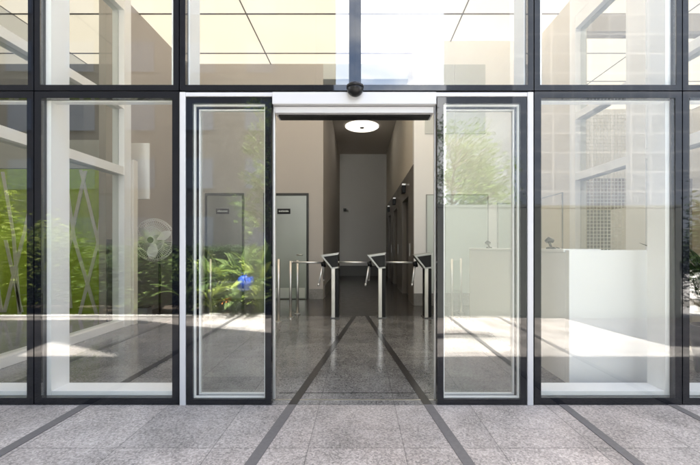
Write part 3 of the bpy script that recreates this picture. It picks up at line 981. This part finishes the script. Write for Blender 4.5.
def strap_plant(x, y, z, h, n, width, mat, label, seed, name='leafy_plant', group=None, pot=None):
    rnd = random.Random(seed)
    t = thing(name, label, 'plant', (x, y, z), group)
    z1 = z
    if pot:
        pr, ph = pot
        MB().lathe([(pr * 0.75, 0), (pr, ph), (pr * 0.9, ph), (pr * 0.88, ph - 0.04)], (x, y, z), 24).build('pot', M['black'], t, smooth=True)
        z1 = z + ph - 0.05
    lf, st = MB(), MB()
    for k in range(n):
        a = rnd.uniform(0, 2 * math.pi)
        lean = rnd.uniform(0.15, 0.9)
        sh_ = h * rnd.uniform(0.25, 0.62)
        top = Vector((x + math.cos(a) * lean * sh_ * 0.4, y + math.sin(a) * lean * sh_ * 0.4, z1 + sh_))
        b = (x + rnd.uniform(-.08, .08), y + rnd.uniform(-.08, .08), z1)
        st.tube([b, (Vector(b) + top) / 2 + Vector((0, 0, 0.03)), top], [0.010, 0.008, 0.005], 5, caps=False)
        d = (math.cos(a) * lean, math.sin(a) * lean, rnd.uniform(0.5, 1.2))
        add_leaf(lf, top, d, h * rnd.uniform(0.45, 0.75), width * rnd.uniform(0.7, 1.3), rnd.uniform(0.5, 1.6), 6, rnd.uniform(-0.5, 0.5))
    st.build('stems', M['bark'] if False else mat, t)
    lf.build('leaves', mat, t, smooth=True)
    return t


def bush(x, y, z, rx, ry_, rz, n, size, mat, label, seed, name='bush', group=None):
    rnd = random.Random(seed)
    t = thing(name, label, 'bush', (x, y, z), group)
    lf, st = MB(), MB()
    cl = []
    for k in range(26):
        v = Vector((rnd.gauss(0, 1), rnd.gauss(0, 1), rnd.gauss(0, 1))).normalized() * rnd.uniform(0.45, 1.0)
        cl.append(Vector((x + v.x * rx, y + v.y * ry_, z + rz + v.z * rz * 0.95)))
    for c in cl[:14]:
        st.tube([(x + rnd.uniform(-.1, .1), y, z), ((x + c.x) / 2, (y + c.y) / 2, z + (c.z - z) * 0.6), tuple(c)], [0.018, 0.012, 0.004], 5, caps=False)
    for k in range(n):
        c = rnd.choice(cl)
        p = c + Vector((rnd.gauss(0, .16) * rx, rnd.gauss(0, .16) * ry_, rnd.gauss(0, .16) * rz))
        if p.z < z + 0.05: p.z = z + 0.05
        a = rnd.uniform(0, 2 * math.pi)
        add_leaf(lf, p, (math.cos(a), math.sin(a), rnd.uniform(-0.6, 0.9)), size * rnd.uniform(.6, 1.3), size * 0.42, rnd.uniform(0, 1), 2, rnd.uniform(-1, 1))
    st.build('stems', M['bark'], t)
    lf.build('foliage', mat, t)
    return t


def tree(x, y, z, h, cr, n, size, mat, label, seed, rt=0.1, lo=0.35, name='tree'):
    rnd = random.Random(seed)
    t = thing(name, label, 'tree', (x, y, z))
    tk, lf = MB(), MB()
    pts = [Vector((x, y, z))]
    for i in range(1, 7):
        pts.append(pts[-1] + Vector((rnd.uniform(-.08, .08) * h * .3, rnd.uniform(-.08, .08) * h * .3, h * 0.85 / 6)))
    tk.tube(pts, [rt * (1 - 0.13 * i) for i in range(7)], 9)
    tips = []
    for k in range(34):
        f = rnd.uniform(lo, 1.0)
        i = min(5, int(f * 6)); b = pts[i].lerp(pts[i + 1], f * 6 - i if f * 6 - i <= 1 else 1)
        a = rnd.uniform(0, 2 * math.pi)
        ln = cr * rnd.uniform(0.5, 1.1) * (1.15 - 0.5 * f)
        d = Vector((math.cos(a), math.sin(a), rnd.uniform(0.1, 0.9))).normalized()
        m1 = b + d * ln * 0.5 + Vector((0, 0, 0.06 * h * rnd.random()))
        e = b + d * ln + Vector((0, 0, rnd.uniform(-.1, .12) * h))
        tk.tube([b, m1, e], [rt * 0.32, rt * 0.2, rt * 0.07], 5, caps=False)
        tips += [m1.lerp(e, 0.4), e, e.lerp(m1, 0.3) + Vector((rnd.gauss(0, .2), rnd.gauss(0, .2), rnd.gauss(0, .2))) * cr * 0.5]
    for k in range(n):
        c = rnd.choice(tips)
        p = c + Vector((rnd.gauss(0, .13), rnd.gauss(0, .13), rnd.gauss(0, .11))) * cr
        a = rnd.uniform(0, 2 * math.pi)
        add_leaf(lf, p, (math.cos(a), math.sin(a), rnd.uniform(-0.8, 0.6)), size * rnd.uniform(.6, 1.3), size * 0.45, rnd.uniform(0, 1), 2, rnd.uniform(-1, 1))
    tk.build('trunk', M['bark'], t, smooth=True)
    lf.build('crown', mat, t)
    return t


# potted plant inside, at the right edge
strap_plant(X(716, 1.25), D * 0.25, 0, 0.85, 90, 0.06, M['leaf_dark'], 'dark leafy potted plant inside the glass at the far right', 5, 'potted_plant', pot=(0.2, 0.45))

# --- planting bed seen mirrored in the glass
bed_y0, bed_y1 = -3.46, -5.55
struct(box('planting_bed', M['soil'], -14, -0.6, bed_y1, bed_y0 - 0.08, -0.15, -0.03))
tag(box('bed_kerb', M['paving'], -14, -0.6, bed_y0 - 0.079, bed_y0, -0.15, 0.035), 'pale stone kerb along the planting bed facing the glass front', 'kerb')
G1 = 'leafy plants in the bed mirrored in the glass'
rnd = random.Random(11)
wh = ['beside the rounded hedge bush', 'beside the orange flowers', 'behind the orange flowers', 'behind the blue bag', 'right of the blue bag', 'under the slim tree',
      'left of the orange flowers', 'between the orange flowers and the blue bag', 'in front of the slim tree', 'at the right end of the bed']
k = 0
for px_, r_, h_, n_, m_ in ((184, 2.3, .9, 30, 'leaf'), (201, 2.45, 1.05, 40, 'leaf'), (219, 2.5, 1.0, 40, 'leaf_yellow'), (238, 2.55, 1.1, 40, 'leaf'), (254, 2.38, 1.0, 40, 'leaf_yellow'), (268, 2.5, 1.2, 40, 'leaf'),
                            (210, 2.27, .62, 30, 'leaf_yellow'), (231, 2.26, .5, 26, 'leaf'), (258, 2.26, .6, 32, 'leaf_yellow'), (282, 2.35, .9, 34, 'leaf')):
    strap_plant(X(px_, r_), -D * (r_ - 1) - 0.12, -0.03, h_, n_, 0.11, M[m_], 'broad-leaved bright green plant ' + wh[k], 30 + k, group=G1)
    k += 1
bush(X(155, 2.4), -3.95, -0.03, .62, .42, .74, 4200, .085, M['leaf'], 'rounded mid-green hedge bush mirrored behind the pedestal fan', 3)
bush(X(118, 2.4), -4.1, -0.03, .65, .5, .62, 2200, .085, M['leaf_dark'], 'dark green bush between the hedge bush and the bright bush', 4)
bush(X(60, 2.4), -4.1, -0.03, .65, .5, .85, 2400, .085, M['leaf_mid'], 'tall mid-green bush mirrored in the left pane', 8)
bush(X(8, 2.45), -4.1, -0.03, .95, .5, 1.12, 6500, .10, M['leaf_yellow'], 'tall yellow-green bush mirrored at the far left', 6)
hd = thing('clipped_hedge', 'long dark clipped hedge at the back of the planting bed', 'hedge', (-5, -5.2, 0))
MB().box(-13, -0.65, -5.45, -5.0, -0.03, 1.14).build('inner_mass', M['leaf_dark'], hd)
mb = MB()
rh = random.Random(77)
for k in range(9000):
    xx = rh.uniform(-9.5, -0.6)
    if rh.random() < 0.72: p = (xx, -4.98 + rh.gauss(0, 0.035), rh.uniform(0, 1.2))
    else: p = (xx, rh.uniform(-5.5, -4.95), 1.16 + rh.gauss(0, 0.045))
    a = rh.uniform(0, 6.283)
    add_leaf(mb, p, (math.cos(a), math.sin(a) + 0.4, rh.uniform(-0.5, 0.9)), rh.uniform(.05, .11), 0.04, rh.uniform(0, 1), 2, rh.uniform(-1, 1))
mb.build('foliage', M['leaf_dark'], hd)
q = at(244, 283, 2.24)
b = thing('blue_bag', 'bright blue bag among the green plants mirrored in the left door', 'bag', (q.x, -q.y, q.z - 0.2))
MB().lathe([(0.05, -0.14), (0.10, -0.10), (0.12, 0.0), (0.10, 0.09), (0.04, 0.13)], (q.x, -q.y, q.z), 14).build('sack', M['blue'], b, smooth=True)
MB().lathe([(0.03, 0.13), (0.05, 0.17)], (q.x, -q.y, q.z), 10).build('neck', M['blue'], b)
q = at(225, 300, 2.25)
f = thing('orange_flower', 'orange flowers low among the mirrored plants', 'flower', (q.x, -q.y, 0))
MB().tube([(q.x, -q.y, -0.03), (q.x, -q.y, q.z)], 0.006, 6).build('stem', M['leaf'], f)
mb = MB()
for k in range(26):
    a = rnd.uniform(0, 6.28)
    add_leaf(mb, (q.x, -q.y, q.z - 0.02), (math.cos(a), math.sin(a), rnd.uniform(-0.2, 1.2)), rnd.uniform(.06, .12), 0.04, 0.4, 2)
mb.build('petals', M['orange'], f)
tree(-2.15, -6.2, -0.03, 4.9, 0.9, 1500, .13, M['leaf_mid'], 'slim young tree mirrored at the edge of the left door', 21, 0.06)
tree(3.5, -10.8, -0.004, 6.1, 1.9, 2500, .13, M['leaf_mid'], 'airy tree mirrored against the sky in the right door', 22, 0.08, lo=0.45)
tree(5.4, -14.5, -0.004, 6.3, 1.9, 3000, .18, M['leaf_mid'], 'second airy tree mirrored close to the glass tower', 23, 0.08, lo=0.45)
tree(2.2, -13.5, -0.004, 5.6, 1.8, 3000, .18, M['leaf_mid'], 'small airy tree mirrored left of the right door', 25, 0.08, lo=0.45)
gw = thing('garden_wall', 'plain grey rendered garden wall right of the planting bed mirrored in the right door', 'wall', (2.5, -3.6, 0))
box('wall', M['wall_out'], -0.5, 5.5, -3.75, -3.5, -0.1, 1.88, gw)
box('coping', M['wall_out'], -0.5, 5.5, -3.75, -3.497, 1.882, 1.93, gw)
bush(6.35, -3.9, -0.004, .8, .5, 1.0, 3200, .10, M['leaf_dark'], 'tall dark bush past the end of the garden wall', 91)
# --- buildings opposite
def curtain(name, pane_c, mull_c, w, h, mw):
    m, t, b = mat_new(name)
    N, L = t.nodes, t.links
    tc = N.new('ShaderNodeTexCoord')
    sp = N.new('ShaderNodeSeparateXYZ'); L.new(tc.outputs['Object'], sp.inputs[0])
    cb = N.new('ShaderNodeCombineXYZ'); L.new(sp.outputs['X'], cb.inputs[0]); L.new(sp.outputs['Z'], cb.inputs[1])
    br = N.new('ShaderNodeTexBrick'); br.offset = 0
    br.inputs['Scale'].default_value = 1
    br.inputs['Brick Width'].default_value = w; br.inputs['Row Height'].default_value = h
    br.inputs['Mortar Size'].default_value = mw; br.inputs['Mortar Smooth'].default_value = 0
    br.inputs['Color1'].default_value = (*[c * 0.9 for c in pane_c], 1); br.inputs['Color2'].default_value = (*[c * 1.1 for c in pane_c], 1)
    br.inputs['Mortar'].default_value = (*mull_c, 1)
    L.new(cb.outputs[0], br.inputs['Vector'])
    L.new(br.outputs['Color'], b.inputs['Base Color'])
    b.inputs['Roughness'].default_value = 0.4
    return m


M['curtain'] = curtain('pale_curtain_wall', (0.17, 0.19, 0.215), (0.27, 0.28, 0.29), 1.1, 1.1, 0.05)
t = thing('office_building', 'tall dark office block mirrored in the left panes', 'building', (-30, -18, 0))
box('wall', M['bld_dark'], -60, -2.6, -34, -18, -0.1, 34, t)
box('roof', M['greywall'], -60.2, -2.4, -34.2, -17.8, 34, 34.4, t)
for kx in range(7):
    for kz in range(5):
        xx = -4.9 - kx * 3.4; z = 1.2 + kz * 3.3
        o = box('window', M['bld_glass'], xx - 1.6, xx, -18.03, -17.96, z, z + 1.7, t)
t = thing('glass_tower', 'glass tower with a gridded face mirrored at the right', 'building', (34, -18, 0))
box('curtain_wall', M['curtain'], 8.6, 60, -34, -18, -0.1, 26, t)
box('roof', M['greywall'], 8.4, 60.2, -34.2, -17.8, 26, 26.4, t)
